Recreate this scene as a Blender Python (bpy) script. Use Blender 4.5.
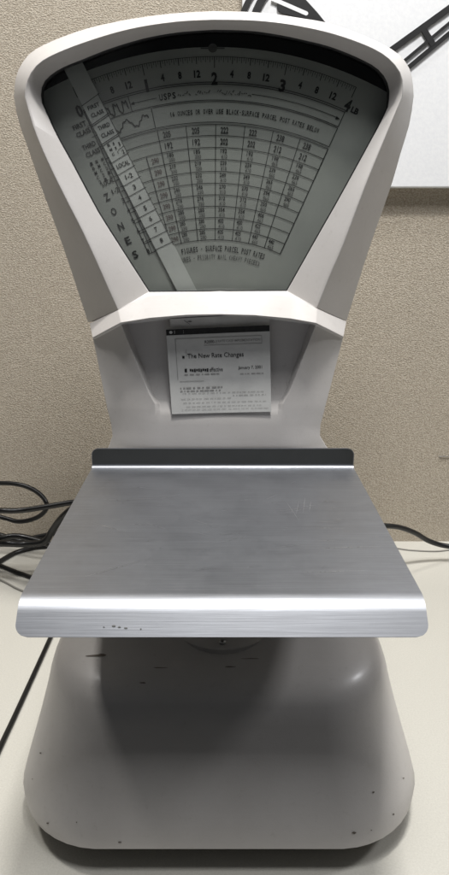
import bpy, bmesh, math, random
from mathutils import Vector, Matrix
random.seed(7)
S = bpy.context.scene
for o in list(bpy.data.objects): bpy.data.objects.remove(o)
C = S.collection
R = math.radians

# ------------------------------------------------------------------ camera
FPX, CX, CY, PITCH, CAMH = 680.0, 224.5, 437.5, R(16.93), 0.42
cd = bpy.data.cameras.new('camera'); cam = bpy.data.objects.new('camera', cd); C.objects.link(cam)
cam.location = (0, 0, CAMH); cam.rotation_euler = (R(90) - PITCH, 0, 0)
cd.sensor_fit = 'VERTICAL'; cd.sensor_height = 24; cd.lens = FPX / 875 * 24
cd.clip_start = 0.01; cd.clip_end = 50
S.camera = cam

# ------------------------------------------------------------------ light
w = bpy.data.worlds.new('World'); S.world = w; w.use_nodes = True
# a dim room: pale ceiling above, unlit floor and the dark side of the room in front of the desk
WN, WL = w.node_tree.nodes, w.node_tree.links
wc = WN.new('ShaderNodeTexCoord'); wx = WN.new('ShaderNodeSeparateXYZ'); WL.new(wc.outputs['Generated'], wx.inputs[0])
wr = WN.new('ShaderNodeMapRange'); wr.inputs[1].default_value = 0.25; wr.inputs[2].default_value = 0.75; wr.inputs[3].default_value = 0.03; wr.inputs[4].default_value = 0.13
WL.new(wx.outputs[2], wr.inputs[0]); WL.new(wr.outputs[0], WN['Background'].inputs[1])
WN['Background'].inputs[0].default_value = (0.93, 0.96, 1.0, 1)
def area(name, loc, target, sx, sy, power, col):
    l = bpy.data.lights.new(name, 'AREA'); l.shape = 'RECTANGLE'; l.size = sx; l.size_y = sy
    l.energy = power; l.color = col
    o = bpy.data.objects.new(name, l); C.objects.link(o); o.location = loc
    d = Vector(target) - Vector(loc); o.rotation_euler = d.to_track_quat('-Z', 'Y').to_euler()
    return o
area('ceiling_light', (0.14, 0.26, 1.75), (0.14, 0.26, 0), 0.20, 0.12, 24, (1.0, 0.98, 0.95))
area('ceiling_light', (-0.72, 0.52, 1.75), (-0.4, 0.50, 0), 0.14, 0.14, 10, (1.0, 0.975, 0.94))
area('ceiling_light', (1.6, 0.50, 1.75), (0.5, 0.46, 0), 0.25, 0.25, 13, (0.98, 0.98, 1.0))
area('ceiling_light', (0.10, 0.02, 1.75), (0.1, 0.3, 0), 0.45, 0.30, 11, (0.98, 0.985, 1.0))  # added front fill for the dial and base front, no fitting seen
S.view_settings.view_transform = 'Standard'; S.view_settings.look = 'None'
S.view_settings.exposure = 0.0; S.view_settings.gamma = 1.0

# ------------------------------------------------------------------ survey helper: a measured image ray met with a depth / height
def P(u, v, d):
    a = math.atan((v - CY) / FPX) + PITCH
    z = CAMH - d * math.tan(a)
    zc = d * math.cos(PITCH) + (CAMH - z) * math.sin(PITCH)
    return Vector(((u - CX) * zc / FPX, d, z))
def PT(u, v, z):
    a = math.atan((v - CY) / FPX) + PITCH
    return P(u, v, (CAMH - z) / math.tan(a))

# ------------------------------------------------------------------ materials
def mat(name, col, rough=0.5, metal=0.0, **k):
    m = bpy.data.materials.new(name); m.use_nodes = True
    b = m.node_tree.nodes['Principled BSDF']
    b.inputs['Base Color'].default_value = (*col, 1); b.inputs['Roughness'].default_value = rough
    b.inputs['Metallic'].default_value = metal
    for n, v in k.items(): b.inputs[n.replace('_', ' ')].default_value = v
    return m
def nodes(m): return m.node_tree.nodes, m.node_tree.links, m.node_tree.nodes['Principled BSDF']
def noise(m, scale, detail=3, rough=0.5, stretch=(1, 1, 1)):
    N, L, b = nodes(m)
    tc = N.new('ShaderNodeTexCoord'); mp = N.new('ShaderNodeMapping'); mp.inputs['Scale'].default_value = stretch
    n = N.new('ShaderNodeTexNoise'); n.inputs['Scale'].default_value = scale; n.inputs['Detail'].default_value = detail
    n.inputs['Roughness'].default_value = rough
    L.new(tc.outputs['Object'], mp.inputs[0]); L.new(mp.outputs[0], n.inputs['Vector'])
    return n.outputs['Fac']
def ramp(m, fac, stops):
    N, L, b = nodes(m); r = N.new('ShaderNodeValToRGB'); e = r.color_ramp.elements
    while len(e) < len(stops): e.new(0.5)
    for i, (p, c) in enumerate(stops): e[i].position = p; e[i].color = (*c, 1)
    L.new(fac, r.inputs[0]); return r.outputs[0]
def mixc(m, fac, a, bb, mode='MIX'):
    N, L, b = nodes(m); x = N.new('ShaderNodeMix'); x.data_type = 'RGBA'; x.blend_type = mode
    for s, v in ((0, fac), (6, a), (7, bb)):
        if isinstance(v, (int, float)): x.inputs[s].default_value = v
        elif isinstance(v, tuple): x.inputs[s].default_value = (*v, 1)
        else: L.new(v, x.inputs[s])
    return x.outputs[2]
def rng(m, fac, lo, hi, a=0.3, b_=0.7):
    N, L, b = nodes(m); r = N.new('ShaderNodeMapRange')
    r.inputs[1].default_value = a; r.inputs[2].default_value = b_; r.inputs[3].default_value = lo; r.inputs[4].default_value = hi
    L.new(fac, r.inputs[0]); return r.outputs[0]
def bump(m, fac, strength, dist):
    N, L, b = nodes(m); n = N.new('ShaderNodeBump'); n.inputs['Strength'].default_value = strength
    n.inputs['Distance'].default_value = dist; L.new(fac, n.inputs['Height'])
    if b.inputs['Normal'].is_linked: L.new(b.inputs['Normal'].links[0].from_socket, n.inputs['Normal'])
    L.new(n.outputs[0], b.inputs['Normal'])

# painted metal
paint = mat('warm_grey_paint', (0.5, 0.48, 0.46), 0.33, Coat_Weight=0.15, Coat_Roughness=0.2)
N, L, b = nodes(paint)
p1 = mixc(paint, rng(paint, noise(paint, 9, 5, 0.6), 0, 1, 0.35, 0.75), (0.525, 0.505, 0.49), (0.46, 0.438, 0.418))
p2 = mixc(paint, rng(paint, noise(paint, 160, 6, 0.75), 0, 0.22, 0.58, 0.72), p1, (0.26, 0.235, 0.20))
L.new(mixc(paint, rng(paint, noise(paint, 420, 2, 0.5, (0.3, 1, 1)), 0, 0.10), p2, (0.40, 0.385, 0.36)), b.inputs['Base Color'])
L.new(rng(paint, noise(paint, 14, 5), 0.36, 0.52), b.inputs['Roughness'])
bump(paint, noise(paint, 900, 2), 0.10, 0.0006); bump(paint, noise(paint, 25, 2), 0.10, 0.002)
# brushed aluminium, grain along x
alu = mat('brushed_aluminium', (0.5, 0.51, 0.53), 0.3, 1.0, Anisotropic=0.0)
N, L, b = nodes(alu)
fine = noise(alu, 1100, 3, 0.6, (0.02, 1, 1)); blot = noise(alu, 26, 6, 0.65)
c1 = mixc(alu, rng(alu, fine, 0, 1), (0.30, 0.308, 0.33), (0.385, 0.397, 0.425))
c2 = mixc(alu, rng(alu, blot, 0, 0.55, 0.35, 0.75), c1, (0.25, 0.257, 0.27))
L.new(c2, b.inputs['Base Color'])
tg = N.new('ShaderNodeCombineXYZ'); tg.inputs[0].default_value = 1.0; L.new(tg.outputs[0], b.inputs['Tangent'])
L.new(rng(alu, blot, 0.41, 0.50), b.inputs['Roughness'])
bump(alu, fine, 0.09, 0.0004)
scr = noise(alu, 75, 2, 0.5, (0.35, 1.0, 1)); 
scratch_m = mat('bare_scratch', (0.92, 0.93, 0.95), 0.3, 1.0)
# wall fabric
wallm = mat('woven_partition_fabric', (0.4, 0.36, 0.3), 0.95, Sheen_Weight=0.2)
N, L, b = nodes(wallm)
wv = noise(wallm, 740, 2, 0.5, (0.7, 1, 1.25)); wf = noise(wallm, 950, 2)
big = noise(wallm, 3, 3)
k1 = ramp(wallm, wv, [(0.28, (0.275, 0.225, 0.165)), (0.5, (0.45, 0.395, 0.315)), (0.72, (0.63, 0.57, 0.475))])
k2 = mixc(wallm, rng(wallm, wf, 0, 0.35), k1, (0.32, 0.29, 0.24))
L.new(mixc(wallm, rng(wallm, big, 0, 0.2), k2, (0.36, 0.31, 0.25)), b.inputs['Base Color'])
bump(wallm, wv, 0.8, 0.0018)
# tabletop laminate
tabm = mat('cream_laminate', (0.62, 0.59, 0.53), 0.45)
N, L, b = nodes(tabm)
tv = noise(tabm, 700, 2, 0.6); tb = noise(tabm, 4, 4)
t1 = mixc(tabm, rng(tabm, tv, 0, 1), (0.49, 0.475, 0.425), (0.56, 0.545, 0.49))
L.new(mixc(tabm, rng(tabm, tb, 0, 0.3), t1, (0.48, 0.465, 0.415)), b.inputs['Base Color'])
bump(tabm, tv, 0.25, 0.0006)
# small ones
boardm = mat('clock_white', (0.64, 0.65, 0.67), 0.5)
N, L, b = nodes(boardm)
L.new(mixc(boardm, rng(boardm, noise(boardm, 260, 3), 0, 1), (0.76, 0.77, 0.79), (0.81, 0.82, 0.83)), b.inputs['Base Color'])
bump(boardm, noise(boardm, 400, 2), 0.15, 0.0006)
blackm = mat('black_enamel', (0.006, 0.006, 0.007), 0.6)
N, L, b = nodes(blackm); L.new(rng(blackm, noise(blackm, 120), 0.5, 0.7), b.inputs['Roughness'])
cordm = mat('black_cord_rubber', (0.006, 0.006, 0.006), 0.32)
N, L, b = nodes(cordm); L.new(rng(cordm, noise(cordm, 90), 0.25, 0.45), b.inputs['Roughness'])
greycordm = mat('grey_wire', (0.22, 0.21, 0.19), 0.45)
rubber = mat('dark_foot_rubber', (0.03, 0.028, 0.026), 0.8)
platem = mat('dial_enamel', (0.30, 0.32, 0.30), 0.6)
N, L, b = nodes(platem)
L.new(mixc(platem, rng(platem, noise(platem, 22, 5), 0, 1), (0.36, 0.37, 0.35), (0.41, 0.42, 0.395)), b.inputs['Base Color'])
stripm = mat('pointer_strip_grey', (0.45, 0.46, 0.44), 0.5)
N, L, b = nodes(stripm)
L.new(mixc(stripm, rng(stripm, noise(stripm, 40, 4), 0, 1), (0.60, 0.61, 0.59), (0.67, 0.68, 0.66)), b.inputs['Base Color'])
inkm = mat('black_ink', (0.012, 0.012, 0.012), 0.7)
fadem = mat('faded_ink', (0.12, 0.12, 0.115), 0.7)
redm = mat('faded_red_ink', (0.105, 0.075, 0.072), 0.7)
interior = mat('black_interior', (0.008, 0.008, 0.008), 0.8)
paperm = mat('newsprint_paper', (0.42, 0.42, 0.40), 0.8)
N, L, b = nodes(paperm)
L.new(mixc(paperm, rng(paperm, noise(paperm, 60, 5), 0, 1), (0.50, 0.50, 0.485), (0.57, 0.57, 0.55)), b.inputs['Base Color'])
bump(paperm, noise(paperm, 60, 3), 0.2, 0.001)
oldpaperm = mat('older_paper', (0.36, 0.355, 0.34), 0.8)
N, L, b = nodes(oldpaperm)
L.new(mixc(oldpaperm, rng(oldpaperm, noise(oldpaperm, 90, 5), 0, 1), (0.48, 0.475, 0.455), (0.56, 0.55, 0.53)), b.inputs['Base Color'])
pinkink = mat('print_grey', (0.27, 0.265, 0.255), 0.8)
chipm = mat('bare_chip', (0.10, 0.085, 0.07), 0.7)
scuffm = mat('brown_scuff', (0.13, 0.105, 0.085), 0.7)
darkfacem = mat('near_black_face', (0.035, 0.037, 0.036), 0.45)
screwm = mat('screw_steel', (0.4, 0.4, 0.4), 0.3, 1.0)
for m_, sc in ((greycordm, 80), (rubber, 60), (inkm, 200), (fadem, 200), (redm, 200), (interior, 50), (pinkink, 200), (chipm, 300), (scuffm, 300), (darkfacem, 120), (screwm, 300), (scratch_m, 400)):
    N, L, b = nodes(m_); r_ = b.inputs['Roughness'].default_value
    L.new(rng(m_, noise(m_, sc), r_ * 0.8, min(1, r_ * 1.2)), b.inputs['Roughness'])
# window glass: mirror at grazing angles, clear straight on, smudges whose grey haze also stands in for pale reflections
glassm = bpy.data.materials.new('dial_glass'); glassm.use_nodes = True
nt = glassm.node_tree; nt.nodes.remove(nt.nodes['Principled BSDF'])
tr = nt.nodes.new('ShaderNodeBsdfTransparent'); tr.inputs[0].default_value = (0.95, 0.96, 0.95, 1)
gl = nt.nodes.new('ShaderNodeBsdfGlossy'); gl.inputs['Roughness'].default_value = 0.04
lw = nt.nodes.new('ShaderNodeLayerWeight'); lw.inputs[0].default_value = 0.5
pw = nt.nodes.new('ShaderNodeMath'); pw.operation = 'POWER'; pw.inputs[1].default_value = 5; nt.links.new(lw.outputs['Facing'], pw.inputs[0])
fr = nt.nodes.new('ShaderNodeMath'); fr.operation = 'MULTIPLY_ADD'; fr.inputs[1].default_value = 0.9; fr.inputs[2].default_value = 0.035; nt.links.new(pw.outputs[0], fr.inputs[0])
df = nt.nodes.new('ShaderNodeBsdfDiffuse'); df.inputs[0].default_value = (0.5, 0.5, 0.5, 1)
mx = nt.nodes.new('ShaderNodeMixShader'); m2 = nt.nodes.new('ShaderNodeMixShader')
tcg = nt.nodes.new('ShaderNodeTexCoord'); ng = nt.nodes.new('ShaderNodeTexNoise'); ng.inputs['Scale'].default_value = 6; ng.inputs['Detail'].default_value = 6
mrg = nt.nodes.new('ShaderNodeMapRange'); mrg.inputs[1].default_value = 0.4; mrg.inputs[2].default_value = 0.75; mrg.inputs[3].default_value = 0.0; mrg.inputs[4].default_value = 0.12
nt.links.new(tcg.outputs['Object'], ng.inputs['Vector']); nt.links.new(ng.outputs['Fac'], mrg.inputs[0])
nt.links.new(fr.outputs[0], mx.inputs[0]); nt.links.new(tr.outputs[0], mx.inputs[1]); nt.links.new(gl.outputs[0], mx.inputs[2])
nt.links.new(mrg.outputs[0], m2.inputs[0]); nt.links.new(mx.outputs[0], m2.inputs[1]); nt.links.new(df.outputs[0], m2.inputs[2])
nt.links.new(m2.outputs[0], nt.nodes['Material Output'].inputs['Surface'])

# ------------------------------------------------------------------ mesh helpers
class MB:
    def __init__(s): s.v = []; s.f = []
    def add(s, vs, fs):
        n = len(s.v); s.v += [Vector(v) for v in vs]; s.f += [tuple(i + n for i in f) for f in fs]
    def build(s, name, m, parent=None, smooth=None, bevel=0, seg=3, ang=25):
        me = bpy.data.meshes.new(name); me.from_pydata([tuple(v) for v in s.v], [], s.f); me.validate(); me.update()
        bm = bmesh.new(); bm.from_mesh(me); bmesh.ops.remove_doubles(bm, verts=bm.verts, dist=1e-6)
        bmesh.ops.recalc_face_normals(bm, faces=bm.faces); bm.to_mesh(me); bm.free()
        o = bpy.data.objects.new(name, me); C.objects.link(o); me.materials.append(m)
        if parent: o.parent = parent
        if bevel:
            q = o.modifiers.new('bevel', 'BEVEL'); q.width = bevel; q.segments = seg; q.limit_method = 'ANGLE'; q.angle_limit = R(ang)
            q.harden_normals = False
        if smooth: 
            me.shade_smooth()
            if smooth < 180: me.set_sharp_from_angle(angle=R(smooth))
        return o
def loft(mb, loops, closed=True, cap0=False, cap1=False):
    n = len(loops[0]); vs = [p for l in loops for p in l]; fs = []
    for i in range(len(loops) - 1):
        for j in range(n if closed else n - 1):
            k = (j + 1) % n; fs.append((i * n + j, i * n + k, (i + 1) * n + k, (i + 1) * n + j))
    if cap0: fs.append(tuple(range(n)))
    if cap1: fs.append(tuple(range((len(loops) - 1) * n, len(loops) * n)))
    mb.add(vs, fs)
def cr(pts, n):
    """Catmull-Rom through pts, resampled evenly to n+1 points"""
    pts = [Vector(p) for p in pts]
    e = [2 * pts[0] - pts[1]] + pts + [2 * pts[-1] - pts[-2]]; out = []
    for i in range(1, len(e) - 2):
        for k in range(12):
            t = k / 12; a, b_, c, d = e[i - 1:i + 3]
            out.append(0.5 * ((2 * b_) + (c - a) * t + (2 * a - 5 * b_ + 4 * c - d) * t * t + (3 * b_ - a - 3 * c + d) * t ** 3))
    out.append(pts[-1])
    ds = [0]
    for a, b_ in zip(out, out[1:]): ds.append(ds[-1] + (b_ - a).length)
    res = []; j = 0
    for k in range(n + 1):
        t = ds[-1] * k / n
        while j < len(ds) - 2 and ds[j + 1] < t: j += 1
        q = (t - ds[j]) / max(1e-9, ds[j + 1] - ds[j]); res.append(out[j].lerp(out[j + 1], min(1, q)))
    return res
def tube(mb, pts, r, n=None, seg=12):
    p = cr(pts, n or len(pts) * 8); loops = []
    up = Vector((0, 0, 1))
    for i, q in enumerate(p):
        t = (p[min(i + 1, len(p) - 1)] - p[max(i - 1, 0)]).normalized()
        a = t.cross(up if abs(t.z) < 0.95 else Vector((1, 0, 0))).normalized(); b_ = a.cross(t)
        loops.append([q + r * (math.cos(2 * math.pi * k / seg) * a + math.sin(2 * math.pi * k / seg) * b_) for k in range(seg)])
    loft(mb, loops, True, True, True)
def box(mb, x0, x1, y0, y1, z0, z1):
    mb.add([(x, y, z) for z in (z0, z1) for y in (y0, y1) for x in (x0, x1)],
           [(0, 1, 3, 2), (4, 5, 7, 6), (0, 1, 5, 4), (2, 3, 7, 6), (0, 2, 6, 4), (1, 3, 7, 5)])
def slab(mb, pts, d0, d1):
    """outline (measured) at depth d0, thickened straight back to d1"""
    a = [P(u, v, d0) for u, v in pts]; b_ = [Vector((q.x, d1, q.z)) for q in a]
    loft(mb, [a, b_], True, True, True)
def empty(name, loc, label, cat):
    o = bpy.data.objects.new(name, None); C.objects.link(o); o.location = loc; o.empty_display_size = 0.05
    o['label'] = label; o['category'] = cat; return o
def tag(o, label, cat, group=None):
    o['label'] = label; o['category'] = cat
    if group: o['group'] = group
    return o
def adopt(root):
    """children were modelled in world space: keep them there under a moved root"""
    bpy.context.view_layer.update()
    for c in root.children: c.matrix_parent_inverse = root.matrix_world.inverted()

_cache = {}
OFFS = 0.012
def glyphs(txt):
    if (txt, OFFS) in _cache: return _cache[(txt, OFFS)]
    cu = bpy.data.curves.new('t', 'FONT'); cu.body = txt; cu.align_x = 'CENTER'; cu.align_y = 'CENTER'; cu.resolution_u = 2; cu.size = 1
    cu.offset = OFFS
    o = bpy.data.objects.new('t', cu); C.objects.link(o); bpy.context.view_layer.update()
    me = bpy.data.meshes.new_from_object(o.evaluated_get(bpy.context.evaluated_depsgraph_get()))
    vs = [Vector((v.co.x, v.co.y)) for v in me.vertices]; fs = [tuple(p.vertices) for p in me.polygons]
    bpy.data.objects.remove(o); bpy.data.curves.remove(cu); bpy.data.meshes.remove(me)
    x0 = min(v.x for v in vs); x1 = max(v.x for v in vs); y0 = min(v.y for v in vs); y1 = max(v.y for v in vs)
    vs = [Vector((v.x - (x0 + x1) / 2, v.y - (y0 + y1) / 2)) for v in vs]
    _cache[(txt, OFFS)] = (vs, fs, x1 - x0, y1 - y0); return _cache[(txt, OFFS)]
def text(mb, txt, u, v, h, d, width=None, rot=0):
    """flat print, cap height h and width in survey px, rot in degrees anticlockwise"""
    vs, fs, W, H = glyphs(txt); sy = h / H; sx = (width / W) if width else sy * 0.62
    c, s = math.cos(R(rot)), math.sin(R(rot)); out = []
    for q in vs:
        x, y = q.x * sx, q.y * sy
        out.append(P(u + x * c - y * s, v - (x * s + y * c), d))
    mb.add(out, fs)
def line(mb, p, q, wd, d):
    a = Vector(p); b_ = Vector(q); n = (b_ - a).normalized(); n = Vector((-n.y, n.x)) * wd / 2
    mb.add([P(*(a + n), d), P(*(a - n), d), P(*(b_ - n), d), P(*(b_ + n), d)], [(0, 1, 2, 3)])

# ------------------------------------------------------------------ the setting
WALL = 0.876
mb = MB(); box(mb, -1.5, 1.5, 0.31, WALL + 0.02, -0.03, 0.0)
t = mb.build('tabletop', tabm, bevel=.003); t['kind'] = 'structure'
mb = MB(); box(mb, -3, 3, WALL, WALL + 0.06, -0.8, 1.25)
t = mb.build('wall', wallm); t['kind'] = 'structure'

# ------------------------------------------------------------------ the scale
sc = empty('postal_scale', (-0.004, 0.54, 0.0), 'vintage grey fan-head postal scale with steel weighing platform on the cream tabletop', 'postal scale')

# base housing
def rrect(w, f, bk, r, z, cx=-0.004, n=10):
    out = []
    for (sx, cy, a0) in ((1, f + r, -90), (1, bk - r, 0), (-1, bk - r, 90), (-1, f + r, 180)):
        for k in range(n + 1):
            a = R(a0 + 90 * k / n); out.append(Vector((cx + sx * (w - r) + r * math.cos(a), cy + r * math.sin(a), z)))
    return out
def bowed(loop, amt, w):
    return [Vector((p.x, p.y - amt * max(0, 1 - ((p.x + 0.004) / w) ** 2) * (1 if p.y < 0.5 else 0), p.z)) for p in loop]
prof = [(.0215, .1430, .364, .72, .060), (.0228, .1455, .3603, .72, .062), (.031, .1468, .3615, .72, .062), (.042, .1440, .364, .72, .062), (.060, .1385, .3685, .72, .060), (.082, .1320, .3745, .72, .058),
        (.104, .1260, .381, .71, .055), (.116, .1232, .385, .70, .052), (.123, .1210, .390, .70, .050), (.128, .1185, .398, .69, .048),
        (.132, .1165, .410, .69, .046), (.139, .1135, .435, .69, .044), (.146, .109, .46, .69, .042), (.150, .096, .48, .68, .04)]
mb = MB(); loops = [bowed(rrect(w_, f, bk, r, z), 0.006, w_) for z, w_, f, bk, r in prof]
inner = [bowed(rrect(.1415, .3675, .718, .058, .0222), .006, .147), bowed(rrect(.138, .372, .71, .056, .045), .006, .147)]
loft(mb, inner[::-1] + loops, True, True, True)
base = mb.build('base_housing', paint, sc, smooth=50)
mb = MB(); loft(mb, [rrect(.130, .378, .70, .05, 0.0), rrect(.130, .378, .70, .05, .0446)], True, True, True)
mb.build('base_foot', rubber, sc, smooth=40)
# chips and scuffs on the enamel, raised a hair off the base
def chip(mb, u, v, rx, ry, dep, seed):
    rr = random.Random(seed); n = 11
    mb.add([P(u + rx * math.cos(6.283 * k / n) * rr.uniform(.6, 1.1), v + ry * math.sin(6.283 * k / n) * rr.uniform(.6, 1.1), dep) for k in range(n)], [tuple(range(n))])

# neck: lip band, sunken front, flare into the base
def row(pts): return [P(*p) for p in pts]
def prow(v, dF, dR, silL, silR, crL, crR, k=4, so=.024, mo=.010):
    """one course of the neck front: silhouettes, edge of the sunken panel, its floor"""
    m = lambda a, b_, t: a + (b_ - a) * t
    return row([(silL, v, dF + so), (m(silL, crL, .5), v, dF + mo), (crL, v, dF), (crL + k, v, dR), (m(crL + k, crR - k, .25), v, dR), (m(crL + k, crR - k, .5), v, dR), (m(crL + k, crR - k, .75), v, dR),
                (crR - k, v, dR), (crR, v, dF), (m(crR, silR, .5), v, dF + mo), (silR, v, dF + so)])
L0 = row([(89.5, 323.5, .626), (104, 316.5, .611), (118, 310, .600), (148, 296.5, .600), (186, 292.6, .600), (220, 291, .600), (254, 292.4, .600), (290, 296, .600), (317, 308.5, .600), (332, 315.5, .611), (346.5, 321.5, .626)])
Lb = [p + Vector((0, .035, -.006)) for p in L0]
L1 = row([(92.5, 338, .606), (107, 330, .590), (121, 322.5, .576), (150, 318, .574), (186, 315, .573), (220, 314.3, .573), (254, 315.2, .573), (290, 318.5, .574), (316, 323, .576), (330, 330, .590), (343.5, 337, .606)])
L2 = row([(93.0, 339.5, .610), (108, 331.5, .597), (121.3, 324.5, .588), (127, 324, .600), (178, 318, .600), (220, 316, .600), (260, 317.5, .600), (310, 324, .600), (315.7, 325, .588), (330, 332, .597), (343, 338.5, .610)])
rows = [Lb, L0, L1, L2]
for v in (345, 365, 380):
    s = v - 338; q = (v - 323)
    rows.append(prow(v, .588, .600 - s * .00003, 93 + s * .2, 343 - s * .255, 121 + q * .40, 316 - q * .385, 5, .022 - s * .00017, .009 - s * .0001))
rows.append(prow(394, .588, .5965, 104.2, 328.7, 149.4, 288.7, 5, .0125, .0035))
for v, sl, sr, dF, dR in ((404, 106.3, 326, .588, .5925), (410, 107.5, 324.5, .588, .5898), (416, 109, 323, .588, .5885), (425, 111.2, 320.5, .588, .588), (436, 112.5, 320, .588, .588), (446, 109, 326, .588, .588), (456, 103, 333, .589, .589), (475, 98, 345, .592, .592), (500, 96, 350, .592, .592)):
    rows.append(prow(v, dF, dR, sl, sr, 155, 283, 5, .0105, .0020))
full = []
for r_ in rows:
    bl = Vector((r_[0].x + .012, .668, r_[0].z)); br = Vector((r_[-1].x - .012, .668, r_[-1].z))
    m0 = Vector((r_[0].x + .002, (r_[0].y + .655) / 2, r_[0].z)); m1 = Vector((r_[-1].x - .002, (r_[-1].y + .655) / 2, r_[-1].z))
    full.append([bl, m0] + r_ + [m1, br])
mb = MB(); loft(mb, full, True, True, True)
neck = mb.build('neck_housing', paint, sc, smooth=24, bevel=.0007, seg=3, ang=24)

# head: silhouette A (behind), rim crease B, window opening CC
A = [[(88, 322), (65, 252), (45, 197), (30, 153.7), (18.4, 120), (14, 97)], [(14, 97), (15, 83.5), (18.4, 70), (30, 53.5), (50, 42), (83.5, 29.5), (117, 21.5), (150, 16), (182, 12.6), (214, 11)],
     [(214, 11), (248, 11.8), (275, 14.2), (300, 18), (330, 23.5), (366, 36.5), (393, 50), (406, 62.5), (412, 77), (413.6, 96)], [(413.6, 96), (409.6, 123), (399.7, 156), (391, 186), (368, 252), (346.5, 321)], [(346.5, 321), (88, 322)]]
B = [[(118, 310), (86.7, 240), (65, 197), (47, 160), (33.4, 127), (25, 97)], [(25, 97), (26, 84), (32, 71), (43, 60), (67, 48.5), (100, 37), (125, 30), (150, 25), (182, 21), (214, 19.5)],
     [(214, 19.5), (248, 20), (275, 22.2), (300, 26), (333, 33.5), (366, 45), (386, 56), (399, 70), (403, 83), (402, 97)], [(402, 97), (391, 123), (366.4, 183), (343, 245), (330, 275), (317, 308)], [(317, 308), (118, 310)]]
D = [[(149, 292), (103, 220), (90, 197), (72, 163), (56, 134), (42, 103)], [(42, 103), (41, 92), (44, 82), (52, 74), (63.5, 67), (82, 59.5), (110, 48.5), (145, 38), (180, 32), (214, 29.5)],
     [(214, 29.5), (248, 30.5), (275, 34), (300, 39), (333, 47.5), (366, 61.5), (381, 72), (388, 84), (389.5, 94), (388, 107)], [(388, 107), (380, 124), (367, 148), (339, 199), (318, 236), (287, 291)], [(287, 291), (149, 292)]]
def ring(segs, d, ns=(16, 26, 26, 16, 8)):
    out = []
    for sg, n in zip(segs, ns):
        q = cr([Vector((a, b_, 0)) for a, b_ in sg], n) if len(sg) > 2 else [Vector((*sg[0], 0)).lerp(Vector((*sg[1], 0)), k / n) for k in range(n + 1)]
        out += q[:-1]
    return [P(q.x, q.y, d) for q in out]
rA, rB, rD = ring(A, .642), ring(B, .600), ring(D, .613)
cen = Vector((-.006, 0, .45))
rA2 = [Vector((cen.x + (p.x - cen.x) * .985, .672, cen.z + (p.z - cen.z) * .985)) for p in rA]
rA3 = [Vector((cen.x + (p.x - cen.x) * .93, .690, cen.z + (p.z - cen.z) * .94)) for p in rA]
rM = [a.lerp(b_, .5) + Vector((0, -.0012, 0)) for a, b_ in zip(rA, rB)]
rB2 = [b_.lerp(c, .12) + Vector((0, -.0008, 0)) for b_, c in zip(rB, rD)]
rD2 = [Vector((p.x, .6165, p.z)) for p in rD]
mb = MB(); loft(mb, [rA3, rA2, rA, rM, rB, rB2, rD, rD2], True, True, False)
head = mb.build('head_housing', paint, sc, smooth=22, bevel=.0009, seg=3, ang=22)
# interior box behind the window
grow = [Vector((cen.x + (p.x - cen.x) * 1.02, p.y, cen.z + (p.z - cen.z) * 1.02)) for p in rD2]
i0 = [Vector((p.x, .6170, p.z)) for p in grow]; i1 = [Vector((p.x, .636, p.z)) for p in grow]
mb = MB(); loft(mb, [i0, i1], True, False, True)
mb.build('dial_well', interior, sc)
# glass pane with rounded bead
g0 = [Vector((cen.x + (p.x - cen.x) * 1.004, .6170, cen.z + (p.z - cen.z) * 1.004)) for p in rD2]; g1 = [Vector((p.x, .6190, p.z)) for p in g0]
mb = MB(); loft(mb, [g0, g1], True, True, True)
mb.build('window_glass', glassm, sc)
mb = MB(); bead0 = rD2; bead1 = [Vector((cen.x + (p.x - cen.x) * .992, .6150, cen.z + (p.z - cen.z) * .992 + .0)) for p in rD2]
bead2 = [Vector((p.x, .6168, p.z)) for p in bead1]
loft(mb, [[Vector((p.x, .6135, p.z)) for p in rD2], bead1, bead2], True)
mb.build('window_gasket', blackm, sc, smooth=60)

# ------------------------------------------------------------------ dial
DP = .6265; INK = DP - .0004
DC = Vector((214.5, 398.0))
def pol(r, a): return (DC.x + r * math.sin(R(a)), DC.y - r * math.cos(R(a)))
mb = MB()
outl = [pol(351, a) for a in [-32 + 64 * k / 60 for k in range(61)]] + [(300, 312), (140, 312)]
outl = [(max(-2, u), v) for u, v in outl]
slab(mb, outl, DP, DP + .0015)
dial = mb.build('dial_plate', platem, sc)
def arc(mb, r, a0, a1, wd=.6, d=INK, step=1.5):
    n = max(1, int(abs(a1 - a0) / step)); A_ = [a0 + (a1 - a0) * k / n for k in range(n + 1)]
    mb.add([P(*pol(r + wd / 2, a), d) for a in A_] + [P(*pol(r - wd / 2, a), d) for a in A_], [(k, k + 1, n + 2 + k, n + 1 + k) for k in range(n)])
def spoke(mb, a, r0, r1, wd=.6, d=INK): line(mb, pol(r0, a), pol(r1, a), wd, d)
def arctext(mb, txt, r, a0, a1, h, d=INK, wfac=.78):
    n = len(txt); 
    for i, ch in enumerate(txt):
        if ch == ' ': continue
        a = a0 + (a1 - a0) * (i + .5) / n; cw = R((a1 - a0) / n) * r * wfac
        if ch in 'I1-.': cw *= .35 if ch != '-' else .6
        u, v = pol(r, a)
        text(mb, ch, u, v, h * (.16 if ch == '-' else 1), d, cw, -a)
LBA = 12.25
OFFS = 0.04
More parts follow.
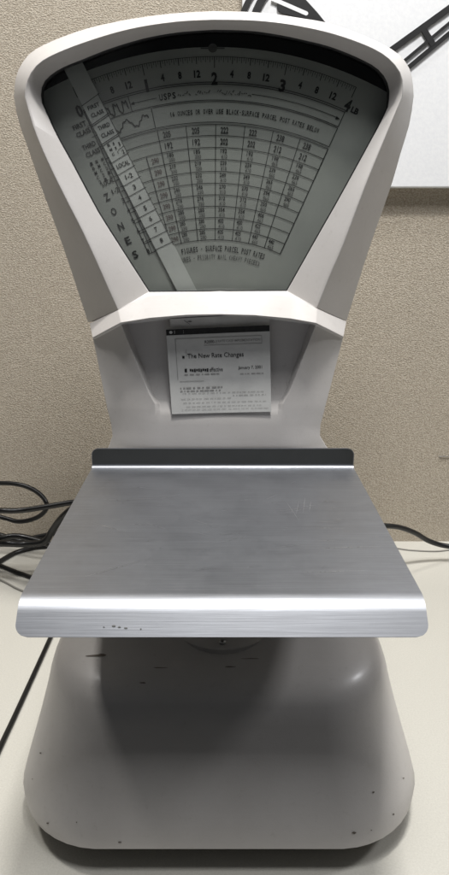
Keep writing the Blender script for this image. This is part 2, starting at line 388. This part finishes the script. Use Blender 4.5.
# ticks: 1/4-ounce comb under the outer arc
mb = MB()
for k in range(0, 129):
    a = -24.5 + 49 * k / 128
    l = 12 if k % 32 == 0 else 7.5 if k % 8 == 0 else 6 if k % 2 == 0 else 3.6
    spoke(mb, a, 341.5, 341.5 - l * .95, .75 if k % 8 == 0 else .45)
arc(mb, 341.5, -24.5, 24.5, .5)
u, v = pol(350.5, 0)
mb.build('scale_ticks', inkm, dial)
mb = MB()
for i in range(5):
    a = -24.5 + LBA * i; r = 319.5 + (2 if i in (0, 4) else 0); uu, vv = pol(r if i else 317, a + (-.7 if i == 0 else 0)); text(mb, str(i), uu, vv, 13, INK, 2.9 if i == 1 else 6.2, -a)
    if i < 4:
        for j, s_ in ((4, '4'), (8, '8'), (12, '12')):
            aa = a + LBA * j / 16; uu, vv = pol(324.5, aa); text(mb, s_, uu, vv, 7.6, INK, 6.6 if j == 12 else 3.6, -aa)
uu, vv = pol(320.5, 25.9); text(mb, 'LB', uu + .3, vv + 1, 6.4, INK, 7.6, -25)
mb.build('scale_numerals', inkm, dial)
# top centre mark
mb = MB(); n = 20; u, v = pol(350, -.3)
mb.add([P(u + 4.6 * math.cos(6.283 * k / n), v + 4.6 * math.sin(6.283 * k / n), INK - .0006) for k in range(n)], [tuple(range(n))])
line(mb, (u - 12, v + .2), (u + 12, v + .2), 1.5, INK - .0003)
mb.build('centre_mark', fadem, dial)
OFFS = 0.02
# frames
mb = MB()
for r in (316, 314, 298, 276, 273.6): arc(mb, r, -24.5, 24.5, .7)
arc(mb, 296.4, -12, 24.5, .5)
for r in (262.6, 250.6, 238.6, 226.6, 214.8, 203.2, 191.8, 180.4, 169.2, 158.2): arc(mb, r, -24.5, 24.5, .7)
spoke(mb, 24.5, 316, 298, .7); spoke(mb, 24.5, 296.4, 276, .7); spoke(mb, 24.5, 273.6, 158.2, .9); spoke(mb, -24.5, 316, 158.2, .7); spoke(mb, -23.2, 300, 158.2, .5)
for a in (-12.1, -6.0, .25, 6.4, 12.4, 18.3): spoke(mb, a, 273.6, 158.2, .7)
spoke(mb, -15.8, 250.6, 158.2, .7); spoke(mb, -19.8, 250.6, 158.2, .5)
spoke(mb, -16, 314, 298, .7); spoke(mb, -12.3, 296.4, 276, .7)
# arrowed lines either side of the heading
arc(mb, 305.5, -15.8, -10.9, .6); arc(mb, 306, 7, 24, .6)
for a, s_ in ((-16, 1), (24.2, -1)):
    r = 305.5; mb.add([P(*pol(r, a), INK), P(*pol(r + 1.8, a + s_ * .8), INK), P(*pol(r - 1.8, a + s_ * .8), INK)], [(0, 1, 2)])
# little wave graphs
def wave(fn, a0, a1, n, wd=1.3):
    pts = [pol(fn(k / n), a0 + (a1 - a0) * k / n) for k in range(n + 1)]
    for p, q in zip(pts, pts[1:]): line(mb, p, q, wd, INK)
wave(lambda t: 305 + 4.5 * (1 if int(t * 6) % 2 else -1) + 1.5 * math.sin(40 * t), -21.8, -16.5, 36, 1.1)
wave(lambda t: 287 + 4.5 * math.sin(t * 13 + 2.4) + 1.2 * math.sin(t * 60), -21, -13.2, 36, 1.2)
mb.build('rate_table_lines', inkm, dial)
mb = MB()
arctext(mb, '16 OUNCES OR OVER USE BLACK-SURFACE PARCEL POST RATES BELOW', 286.6, -9, 21.4, 4.9)
mb.build('heading_line', inkm, dial); mb = MB()
arctext(mb, 'USPS', 305.3, -10.5, -7.2, 6.6)
mb.build('heading_word', inkm, dial); mb = MB()
arctext(mb, 'FIGURES - SURFACE PARCEL POST RATES', 149.6, -12.8, 19.6, 5.6)
mb.build('footing_line', inkm, dial)
mb = MB()
arctext(mb, 'FIGURES - PRIORITY MAIL (HEAVY PIECES)', 141.2, -16, 18.6, 5.0)
mb.build('footing_line', fadem, dial); mb = MB()
rr = random.Random(3)
for k in range(34):
    a = -6.9 + 14 * k / 34
    if k in (6, 7, 15, 16, 17): continue
    p = pol(305.3 + rr.uniform(-1.8, 1.2), a); q = pol(305.3 + rr.uniform(-2, 3.2), a + rr.uniform(.1, .4)); line(mb, p, q, rr.uniform(.6, 1.3), INK)
mb.build('worn_heading', fadem, dial)
cols = [-9.2, -3.0, 3.2, 9.3, 15.3, 21.2]
rowsr = [268, 256.6, 244.6, 232.6, 220.7, 209, 197.5, 186, 174.8, 163.7]
tb = ['205 205 222 222 238 238', '192 192 202 202 212 212', '185 185 192 192 198 198', '219 219 229 229 239 239', '232 232 249 249 265 265', '246 246 270 270 294 290',
      '274 274 312 312 350', '285 285 354 354 406', '285 285 400 400 425', '285 285 405 405 440 440']
tr_ = ['290', '290', '410', '410', '465', '465']
mb = MB(); m2_ = MB(); m3_ = MB()
for i, (r, s_) in enumerate(zip(rowsr, tb)):
    for a, tx in zip(cols, s_.split()):
        wd = 6.3 if i < 8 else 5.6; off = 0 if i < 2 else 2.5
        hh = 6.4 if i < 2 else 4.4
        aa = a - (1.05 if r > 180 else 1.2); uu, vv = pol(r + off, aa); text(mb, tx, uu, vv, hh, INK, wd + (1.4 if i < 2 else 0), -aa)
    if i >= 2:
        for a, tx in zip(cols, tr_):
            if a > 20 and 5 < i < 9: continue
            aa = a - .9; uu, vv = pol(r - 2.8, aa); text(m2_, tx, uu, vv, 3.6, INK, 6.0, -aa)
        uu, vv = pol(r, -14); text(m3_, '290', uu, vv, 5.2, INK, 7.2, 14)
        if i > 6: uu, vv = pol(r, -17.6); text(m3_, '290', uu, vv, 4.6, INK, 6.2, 17.6)
mb.build('rate_figures', inkm, dial); m2_.build('rate_figures', fadem, dial); m3_.build('rate_figures', redm, dial)
# zone lettering at the left
mb = MB()
def lab(tx, u, v, h, wd, rot=24.5): text(mb, tx, u, v, h, INK, wd, rot)
lab('FIRST', 79.5, 125.5, 5, 14); lab('CLASS', 83.5, 132.5, 5, 15)
lab('THIRD', 89, 145.5, 5, 14); lab('CLASS', 93, 152.5, 5, 15)
for j in range(3):
    for k in range(5): lab('1BMC2'[(k + j) % 5], 91.5 + j * 5.5 + k * 2.2, 164 - j * 2.4 + k * 4.5, 3.4, 2.4)
lab('LOCAL', 108, 182, 4.8, 13)
for tx, u, v in (('1-2', 115.5, 190.5), ('3', 123.3, 200.5), ('4', 128.6, 210.5), ('5', 133.2, 220.7), ('6', 138.3, 230.8), ('7', 143.2, 241), ('8', 148.2, 251)): lab(tx, u, v, 5, 7.5 if tx == '1-2' else 2.8)
for tx, u, v in (('Z', 107, 197), ('O', 113.8, 211.5), ('N', 121, 226.5), ('E', 128, 240.5), ('S', 135.2, 254.5)): lab(tx, u, v, 7.6, 5.4)
# stepped cells beside the zone numbers
for k in range(8):
    r = 255 - k * 12.0 if k else 258; a = -24.6
    arc(mb, r, -24.5, -20, .5)
for r in (300, 288, 276): arc(mb, r, -25.2, -21, .5)
mb.build('zone_lettering', inkm, dial)

# pointer strip
PD = .6248
def strip(t, s):   # t along 0..1, s across 0..1
    l0, l1, r0, r1 = Vector((64.5, 70)), Vector((178.2, 293)), Vector((83, 63.4)), Vector((198, 293))
    return l0.lerp(l1, t).lerp(r0.lerp(r1, t), s)
mb = MB(); slab(mb, [(58, 57.5), (77, 51), tuple(strip(0, 1)), tuple(strip(1, 1)), (199, 298), (180, 298), tuple(strip(1, 0)), tuple(strip(0, 0))], PD, PD + .0008)
ptr = mb.build('pointer_strip', stripm, sc)
mb = MB(); PI_ = PD - .0003
def cell(v): 
    t = (v - 66.7) / (291 - 66.7); return t
for v, dbl in ((99.5, 0), (119.3, 1), (139, 1), (157.2, 0), (169.5, 0), (180.5, 0), (191, 0), (201.6, 0), (212, 0), (222.8, 0), (233.4, 0), (244.2, 0)):
    for o_ in ((-.7, .9) if dbl else (0,)):
        t = cell(v + o_); a = strip(t, .02) + Vector((0, 3.8)); b_ = strip(t, .98) + Vector((0, -3.8)); line(mb, a, b_, .65, PI_)
line(mb, strip(cell(96), .985), strip(cell(244), .985), .5, PI_)
for tx, v, wd, h in (('FIRST', 105.8, 12.5, 4.3), ('CLASS', 113, 13.5, 4.3), ('THIRD', 125.8, 12.5, 4.3), ('CLASS', 133, 13.5, 4.3), ('LOCAL', 163.4, 13.5, 4.8), ('1-2', 175, 7.5, 5), ('3', 185.8, 3, 5), ('4', 196.3, 3, 5), ('5', 206.8, 3, 5), ('6', 217.3, 3, 5), ('7', 228, 3, 5), ('8', 238.7, 3, 5)):
    p = strip(cell(v), .5); text(mb, tx, p.x, p.y, h, PI_, wd, 23)
for k in range(3):
    p = strip(cell(143.5 + k * 4.5), .28); text(mb, 'BMC'[k], p.x, p.y, 3, PI_, 2.6, 23)
    p = strip(cell(143.0 + k * 4.5), .55); text(mb, 'IIT'[k], p.x, p.y, 2.8, PI_, 1.4, 23)
for tx, v in (('1', 144.5), ('2', 152)):
    p = strip(cell(v), .82); text(mb, tx, p.x, p.y, 4.2, PI_, 1.4 if tx == '1' else 2.4, 23)
line(mb, strip(cell(150), .6), strip(cell(147), 1), .5, PI_)
mb.build('pointer_lettering', inkm, ptr)

# ------------------------------------------------------------------ platform
PX, HW, TH = -.0015, .119, .0012
pr = []       # (y, z, halfwidth)
def rc(t, r, w): return w - r * (1 - math.sqrt(max(0, 1 - (1 - t) ** 2)))
for k in range(9):
    t = k / 8; rr_ = .0065; pr.append((.5855, .2315 - rr_ * t * .999, rc(t, rr_, HW)))
pr.append((.5855, .2170, HW))
for k in range(1, 7):
    a = R(90 * k / 6); pr.append((.5855 - .0035 * (1 - math.cos(a)), .2168 - .0035 * math.sin(a), HW))
for k in range(1, 17): pr.append((.582 - (.582 - .3615) * k / 16, .2133, HW))
BR, BA = .017, 47     # the front edge rolls down to a sloping lip
for k in range(1, 13):
    a = R(BA * k / 12); pr.append((.3615 - BR * math.sin(a), .2133 - BR * (1 - math.cos(a)), HW))
y0, z0 = pr[-1][0], pr[-1][1]; LL = .0145
for k in range(1, 15):
    t = k / 14; q = max(0, (.0075 - LL * (1 - t)) / .0075)
    pr.append((y0 - LL * t * math.cos(R(BA)), z0 - LL * t * math.sin(R(BA)), HW - .0075 * (1 - math.sqrt(max(0, 1 - q * q)))))
mb = MB(); NX = 14
def sheet(off):
    out = []
    for i, (y, z, hw) in enumerate(pr):
        a, b_ = pr[max(i - 1, 0)], pr[min(i + 1, len(pr) - 1)]
        t_ = Vector((0, b_[0] - a[0], b_[1] - a[1])).normalized(); n_ = Vector((0, t_.z, -t_.y))
        out.append([Vector((PX - hw + 2 * hw * k / NX, y, z)) - n_ * off * (-1) for k in range(NX + 1)])
    return out
top, bot = sheet(0), sheet(-TH)
if bot[20][0].z > top[20][0].z: bot = sheet(TH)
nr = len(top); vs = [p for l in top for p in l] + [p for l in bot for p in l]; W1 = NX + 1; o2 = nr * W1; fs = []
for i in range(nr - 1):
    for j in range(NX):
        a = i * W1 + j; fs.append((a, a + 1, a + W1 + 1, a + W1)); fs.append((a + o2, a + W1 + o2, a + W1 + 1 + o2, a + 1 + o2))
    for j in (0, NX):
        a = i * W1 + j; fs.append((a, a + W1, a + W1 + o2, a + o2))
for i in (0, nr - 1):
    for j in range(NX):
        a = i * W1 + j; fs.append((a, a + 1, a + 1 + o2, a + o2))
mb.add(vs, fs)
plat = mb.build('weighing_platform', alu, sc, smooth=35)
# added near-black sheet that darkens the metal face of the rear stop, leaving the bare metal edge showing
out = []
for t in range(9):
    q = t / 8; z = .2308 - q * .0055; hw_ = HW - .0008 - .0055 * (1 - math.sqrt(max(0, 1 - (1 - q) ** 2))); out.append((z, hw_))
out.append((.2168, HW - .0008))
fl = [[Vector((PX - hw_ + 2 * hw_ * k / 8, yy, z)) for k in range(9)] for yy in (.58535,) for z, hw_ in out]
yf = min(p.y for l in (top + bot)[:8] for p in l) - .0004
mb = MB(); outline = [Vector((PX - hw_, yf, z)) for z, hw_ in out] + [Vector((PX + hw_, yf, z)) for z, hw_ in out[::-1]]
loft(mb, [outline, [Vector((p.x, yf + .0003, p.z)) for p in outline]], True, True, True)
mb.build('stop_dark_face', darkfacem, sc)
# hairline scratches and the worn patch of the plate
def onplat(u, v): return PT(u, v, .21345)
mb = MB(); rs = random.Random(11)
for k in range(46):
    u0 = rs.uniform(95, 340); v0 = rs.uniform(482, 575); ln = rs.uniform(5, 38); a = R(rs.choice([rs.uniform(-14, 14), rs.uniform(-35, 35)]))
    u1 = u0 + ln * math.cos(a); v1 = v0 + ln * .6 * math.sin(a)
    if v1 > 580 or v1 < 478 or u1 > 360: continue
    a_, b_ = onplat(u0, v0), onplat(u1, v1); n = (b_ - a_).normalized().cross(Vector((0, 0, 1))) * rs.uniform(.00008, .0002)
    m_ = (a_ + b_) / 2
    mb = MB(); mb.add([a_, m_ - n, b_, m_ + n], [(0, 1, 2, 3)]); mb.build('scratch', scratch_m, plat)
for (u0, v0, u1, v1) in ((90, 522, 122, 531), (80, 578, 158, 556), (296, 528, 350, 528), (300, 549, 384, 546), (290, 573, 372, 570), (285, 500, 300, 522), (120, 500, 160, 498), (299, 500, 296, 515), (305, 497, 303, 513), (311, 501, 309, 512)):
    a_, b_ = onplat(u0, v0), onplat(u1, v1); n = (b_ - a_).normalized().cross(Vector((0, 0, 1))) * .0002
    mb = MB(); mb.add([a_, (a_ + b_) / 2 - n, b_, (a_ + b_) / 2 + n], [(0, 1, 2, 3)]); mb.build('scratch', scratch_m, plat)
# small dents by the lip
mb = MB()
# post carrying the platform, cover ring and screw on the deck
mb = MB()
def ringz(cx, cy, r, z, n=28): return [Vector((cx + r * math.cos(6.2832 * k / n), cy + r * math.sin(6.2832 * k / n), z)) for k in range(n)]
loft(mb, [ringz(PX, .49, .016, .148), ringz(PX, .49, .014, .170), ringz(PX, .49, .024, .200), ringz(PX, .49, .024, .2115)], True, True, True)
mb.build('platform_post', rubber, sc, smooth=40)
mb = MB(); loft(mb, [ringz(PX, .452, .038, .128), ringz(PX, .452, .038, .1378), ringz(PX, .452, .037, .1385)], True, True, True)
mb.build('cover_disc', paint, sc, smooth=40)
mb = MB(); loft(mb, [ringz(PX, .421, .0024, .130), ringz(PX, .421, .0024, .1402), ringz(PX, .421, .0014, .1410)], True, True, True)
mb.build('screw', screwm, sc, smooth=40)
adopt(sc)

# chips on base enamel: projected on the base with a ray so they lie on its skin
bpy.context.view_layer.update()
dg = bpy.context.evaluated_depsgraph_get()
def hit(u, v, obj):
    o = Vector((0, 0, CAMH)); d = (P(u, v, .5) - o).normalized(); inv = obj.matrix_world.inverted()
    ok, loc, nor, _ = obj.ray_cast(inv @ o, (inv.to_3x3() @ d).normalized(), depsgraph=dg)
    return (obj.matrix_world @ loc + nor * .00035) if ok else None
for u, v, rx, ry in ((114, 626, 2.2, 1.1), (119.5, 627, 1.6, .9), (126, 628, 2.2, 1.0), (104, 627, 1, .6), (141, 629, 1, .7)):
    rr = random.Random(int(u)); n = 12; pts = [hit(u + rx * math.cos(6.283 * k / n) * rr.uniform(.6, 1.1), v + ry * math.sin(6.283 * k / n) * rr.uniform(.6, 1.1), plat) for k in range(n)]
    if all(p is not None for p in pts):
        mb = MB(); mb.add(pts, [tuple(range(n))]); ch = mb.build('dent', fadem, plat); ch.matrix_parent_inverse = plat.matrix_world.inverted()
for u, v, rx, ry, sd in ((41, 753, .9, .9, 1), (33, 779, .6, .6, 2), (354, 832.5, 2.6, 1.2, 3), (373, 792, 1.5, 1, 4), (393, 814, 1, .9, 5), (403, 778, .8, .7, 6), (48, 823, 1.6, .9, 7), (95, 656, 13, 1.0, 8), (101, 655.5, 7, 1.6, 9), (143, 683, 3.5, .8, 10),
                         (160, 668, 9, .5, 11), (230, 667, 7, .6, 12), (250, 659, 11, .4, 13), (371, 830, .8, .6, 15), (77, 822, .7, .7, 16), (120, 842, 2, .7, 17)):
    rr = random.Random(sd); n = 12; pts = [hit(u + rx * math.cos(6.283 * k / n) * rr.uniform(.6, 1.1), v + ry * math.sin(6.283 * k / n) * rr.uniform(.6, 1.1), base) for k in range(n)]
    if all(p is not None for p in pts):
        mb = MB(); mb.add(pts, [tuple(range(n))]); ch = mb.build('scuff' if 8 <= sd <= 13 else 'paint_chip', scuffm if 8 <= sd <= 13 else chipm, base); ch.matrix_parent_inverse = base.matrix_world.inverted()

OFFS = 0.004
# ------------------------------------------------------------------ notices in the neck recess
mb = MB(); slab(mb, [(170, 319), (200, 317.2), (235, 315.6), (269.4, 314.2), (269.6, 345), (171, 348)], .5935, .5939)
old = mb.build('older_notice', oldpaperm)
tag(old, 'plain faded slip of paper sticking out above the front notice', 'paper')
mb = MB(); chip(mb, 190, 321.5, 2.6, .7, .5932, 3); line(mb, (184, 320.3), (190, 324.3), .5, .5932); mb.build('smudge', fadem, old)
NT = .5908; NI = NT - .00025
def bil(a, b_, x, y, tl=(166, 329), tr=(269.6, 324.6), bl=(172.3, 413), br=(271, 410.5)): return None
TL, TR, BL_, BR_ = Vector((166, 329.5)), Vector((269.6, 325)), Vector((172.3, 413)), Vector((271, 410.6))
def n2(x, y): return TL.lerp(TR, x).lerp(BL_.lerp(BR_, x), y)
root = empty('rate_change_notice', P(220, 412, .588), 'printed grey notice headed The New Rate Changes taped in the neck recess of the scale', 'notice')
mb = MB(); NXX, NYY = 10, 8; vs = []
for k, off in ((0, 0), (1, .0003)):
    for j in range(NYY + 1):
        for i in range(NXX + 1):
            p = n2(i / NXX, j / NYY); q_ = P(p.x, p.y, NT + off); q_.y += .0006 * math.sin(3 * i / NXX) - .0040 * (j / NYY) ; vs.append(q_)
W_ = NXX + 1; fs = []
for j in range(NYY):
    for i in range(NXX):
        a = j * W_ + i; fs.append((a, a + 1, a + W_ + 1, a + W_)); o2 = W_ * (NYY + 1); fs.append((a + o2, a + W_ + o2, a + W_ + 1 + o2, a + 1 + o2))
mb.add(vs, fs); mb.build('paper_sheet', paperm, root, smooth=60)
def npos(x, y, lift=.0003): 
    p = n2(x, y); q_ = P(p.x, p.y, NT - lift); q_.y += .0006 * math.sin(3 * x) - .0040 * y; return q_
def ntext(mb, tx, x, y, h, wd):
    vs, fs, W, H = glyphs(tx); mb.add([npos(x + q.x * wd / W, y - q.y * h / H) for q in vs], fs)
def nbar(mb, x0, y0, x1, y1, n=12):
    mb.add([npos(x0 + (x1 - x0) * k / n, y) for y in (y0, y1) for k in range(n + 1)], [(k, k + 1, n + 2 + k, n + 1 + k) for k in range(n)])
mb = MB(); nbar(mb, 0.0, .002, .998, .072); mb.build('header_bar', inkm, root)
mb = MB(); n = 10
mb.add([npos(.045 + .016 * math.cos(6.28 * k / n), .037 + .018 * math.sin(6.28 * k / n), .0006) for k in range(n)], [tuple(range(n))])
for y in (.025, .047):
    for k in range(7): nbar(mb, .075 + k * .018, y - .005, .087 + k * .018, y + .005, 1)
mb.build('header_print', paperm, root)
mb = MB()
ntext(mb, 'R2000-1', .425, .168, .034, .115)
ntext(mb, 'The New Rate Changes', .465, .335, .072, .55)
ntext(mb, 'January 7, 2001', .80, .487, .046, .235)
ntext(mb, 'effective', .465, .492, .05, .13)
nbar(mb, .14, .322, .162, .352, 1); nbar(mb, .155, .475, .178, .515, 1)
for k in range(9): nbar(mb, .205 + k * .021, .478 + .004 * (k % 2), .222 + k * .021, .505 + .006 * (k % 3), 1)
mb.build('notice_lettering', inkm, root)
mb = MB()
ntext(mb, 'RATE CASE IMPLEMENTATION', .70, .165, .028, .41)
nbar(mb, .08, .115, .92, .121); nbar(mb, .36, .205, .92, .210); nbar(mb, .918, .115, .923, .21, 1); nbar(mb, .08, .115, .085, .60, 1); nbar(mb, .10, .62, .34, .625); nbar(mb, .18, .245, .183, .33, 1)
rr = random.Random(5)
for y, x0, x1, h in ((.545, .15, .50, .012), (.555, .70, .93, .009), (.70, .10, .52, .014), (.735, .10, .50, .012), (.765, .12, .95, .005), (.80, .62, .95, .006), (.83, .10, .60, .005), (.875, .12, .95, .005), (.92, .15, .90, .005), (.955, .10, .97, .004)):
    x = x0
    while x < x1:
        l = rr.uniform(.012, .05); nbar(mb, x, y - h / 2, min(x + l, x1), y + h / 2, 1); x += l + rr.uniform(.006, .02)
mb.build('fine_print', pinkink, root)
adopt(root)

# ------------------------------------------------------------------ wall clock
ck = empty('wall_clock', P(330, 185, .863), 'large white square wall clock with black open-work numerals, on the partition above the scale', 'clock')
BD0 = .8605
mb = MB(); a = P(241, 187.5, BD0); b_ = P(241, 0, BD0)
box(mb, a.x, a.x + .50, BD0, WALL, a.z, a.z + .50)
mb.build('clock_board', boardm, ck, bevel=.0015)
def strokes(name, segs, par):
    mb = MB()
    for p, q, wd in segs:
        a, b2 = Vector(p), Vector(q); n = (b2 - a).normalized(); n = Vector((-n.y, n.x)) * wd / 2
        slab(mb, [tuple(a + n), tuple(a - n), tuple(b2 - n), tuple(b2 + n)], BD0 - .0022, BD0 - .0002)
    return mb.build(name, blackm, par, bevel=.0004)
def wbar(mb, pts, wd, d0, d1):
    c = cr([Vector((*p, 0)) for p in pts], 14); L_, R_ = [], []
    for i, p in enumerate(c):
        t_ = (c[min(i + 1, 14)] - c[max(i - 1, 0)]).normalized(); n = Vector((-t_.y, t_.x, 0)) * wd / 2; L_.append((p + n).to_2d()); R_.append((p - n).to_2d())
    for i in range(14):
        slab(mb, [tuple(L_[i]), tuple(R_[i]), tuple(R_[i + 1]), tuple(L_[i + 1])], d0, d1)
mb = MB(); e0, e1 = BD0 - .0022, BD0 + .0004
def ext(p, q, e): 
    p, q = Vector(p), Vector(q); return tuple(q + (q - p).normalized() * e)
for p, q, wd in (((388, 52.3), (449, 8.2), 6.2), ((400, 64.2), (449, 23), 3.0), ((404, 71), (449, 33.5), 4.6)):
    slab_pts = []
    a, b2 = Vector(p), Vector(ext(p, q, 40)); n = (b2 - a).normalized(); n = Vector((-n.y, n.x)) * wd / 2
    slab(mb, [tuple(a + n), tuple(a - n), tuple(b2 - n), tuple(b2 + n)], e0, e1)
a, b2 = Vector((423.5, 29)), Vector((433.5, 45)); n = (b2 - a).normalized(); n = Vector((-n.y, n.x)) * 3
slab(mb, [tuple(a + n), tuple(a - n), tuple(b2 - n), tuple(b2 + n)], e0 - .0002, e1)
mb.build('clock_numeral', blackm, ck)
mb = MB()
wbar(mb, [(241.5, 17), (245, 8), (251, -4), (260, -16), (272, -26)], 5.6, e0, e1)
mb.build('clock_numeral', blackm, ck)
mb = MB(); wbar(mb, [(254, 17), (257.5, 8), (263.5, -3), (272, -13), (284, -22)], 7.6, e0, e1)
mb.build('clock_numeral', blackm, ck)
mb = MB(); slab(mb, [(277.5, -3), (277, 8), (278.5, 11), (283, 13.5), (327, 24.5), (317, 12), (306, 0), (290, -18), (282, -14)], e0, e1)
w_ = mb.build('clock_hand', blackm, ck)
mb = MB(); c0, c1 = Vector((272, -1.5)), Vector((306, 13.3)); n = (c1 - c0).normalized(); s_ = Vector((-n.y, n.x)) * 2.1
cap = [tuple(c1 + 2.1 * (math.cos(t_) * n + math.sin(t_) * s_ / 2.1)) for t_ in [R(90 - 18 * k) for k in range(11)]]
slab(mb, [tuple(c0 + s_)] + cap + [tuple(c0 - s_)], e0 - .0003, e1)
mb.build('slot_inlay', boardm, w_)
adopt(ck)

# ------------------------------------------------------------------ cords
G = 'cords on the tabletop around the scale'
def cord(name, pts, r, m, label):
    mb = MB(); tube(mb, [p if isinstance(p, Vector) else P(*p) for p in pts], r); o = mb.build(name, m, smooth=180); tag(o, label, 'cord', G); return o
cord('power_cord', [P(-60, 500, 0.8277), P(-25, 486, 0.8277), P(-5, 483.5, 0.8224), P(12, 483.5, 0.8170), P(28, 487, 0.8116), P(41, 495, 0.8062), P(47, 505, 0.8009), P(43, 513.5, 0.8062), P(32, 519.5, 0.8116), P(18, 521.5, 0.8170), P(6, 518.5, 0.8224), P(-12, 515, 0.8277), P(-50, 520, 0.8277)], 0.00299, cordm,
     'glossy black cord in an open loop standing against the wall left of the scale')
cord('power_cord', [P(-50, 509, 0.7901), (-5, 510.5, .735), (20, 510.5, .735), (45, 507, .735), (72, 502.5, .735), (100, 500, .73), (130, 508, .72)], 0.00333, cordm,
     'straight black cord running level behind the platform, in front of the looped cord')
cord('power_cord', [P(-50, 548, 0.8385), (-10, 541, .775), (15, 536, .77), (40, 541, .765), (56, 545, .76), (80, 538, .75), (110, 520, .74)], 0.00368, cordm,
     'topmost black cord of the bundle lying at the foot of the wall')
cord('power_cord', [P(-50, 528, 0.8492), (-5, 534, .785), (20, 541, .78), (34, 538, .778), (52, 534, .775), (80, 525, .77), (110, 520, .76)], 0.00345, cordm,
     'black cord weaving behind the others in the bundle at the foot of the wall')
cord('power_cord', [P(-40, 545, 0.8170), (0, 543.5, .755), (25, 544, .755), (44, 542, .75), (52, 531, .75), (60, 520, .745), (72, 509, .74), (90, 500, .735)], 0.00414, cordm,
     'thick black cord bending steeply up behind the left edge of the platform')
T = lambda u, v, r: PT(u, v, r)
cord('power_cord', [T(-60, 610, .003), T(-25, 577, .003), T(0, 561.5, .003), T(15, 553, .003), T(30, 548.5, .003), T(44, 546.5, .003), T(70, 546, .003), T(110, 548, .003)], 0.00322, cordm,
     'black cord curving over the tabletop just below the bundle')
cord('power_cord', [T(-50, 555, .0025), T(-10, 562, .0025), T(0, 565.5, .0025), T(15, 571.5, .0025), T(30, 577, .0025), T(60, 590, .0025), T(100, 606, .0025)], 0.00276, cordm,
     'black cord slanting down across the tabletop to under the platform edge')
cord('thin_wire', [T(-40, 570, .0012), T(-8, 577, .0012), T(5, 582, .0012), T(18, 589, .0012), T(40, 598, .0012), T(80, 620, .0012)], 0.00127, greycordm,
     'thin grey wire below the slanting black cord at the left')
cord('power_cord', [T(62, 612, .0022), T(50, 639, .0022), T(36, 670, .0022), T(15, 716, .0022), T(0, 748, .0022), T(-30, 815, .0022)], 0.00241, cordm,
     'thin black cord running straight down the tabletop left of the base')
cord('power_cord', [P(340, 530, 0.7525), P(365, 526, 0.7632), P(385, 525.8, 0.7740), P(400, 527.5, 0.7847), P(415, 533, 0.7955), P(430, 541.5, 0.8062), P(449, 546.5, 0.8116), P(490, 551, 0.8116)], 0.00333, cordm,
     'black cord leaving the right side of the scale in a gentle wave')
cord('thin_wire', [T(350, 540, .001), T(398, 548.5, .001), T(415, 550.5, .001), T(435, 551.3, .001), T(449, 550, .001), T(500, 544, .001)], 0.00103, greycordm,
     'thin grey wire below the wavy black cord at the right')
# a small staple in the partition at the right
mb = MB(); tube(mb, [P(439, 457, WALL + .001), P(440, 456.5, WALL - .0012), P(450, 456.5, WALL - .0012), P(451, 457, WALL + .001)], .0005, seg=6)
tag(mb.build('staple', screwm, smooth=180), 'small metal staple in the partition fabric at the right edge', 'staple')
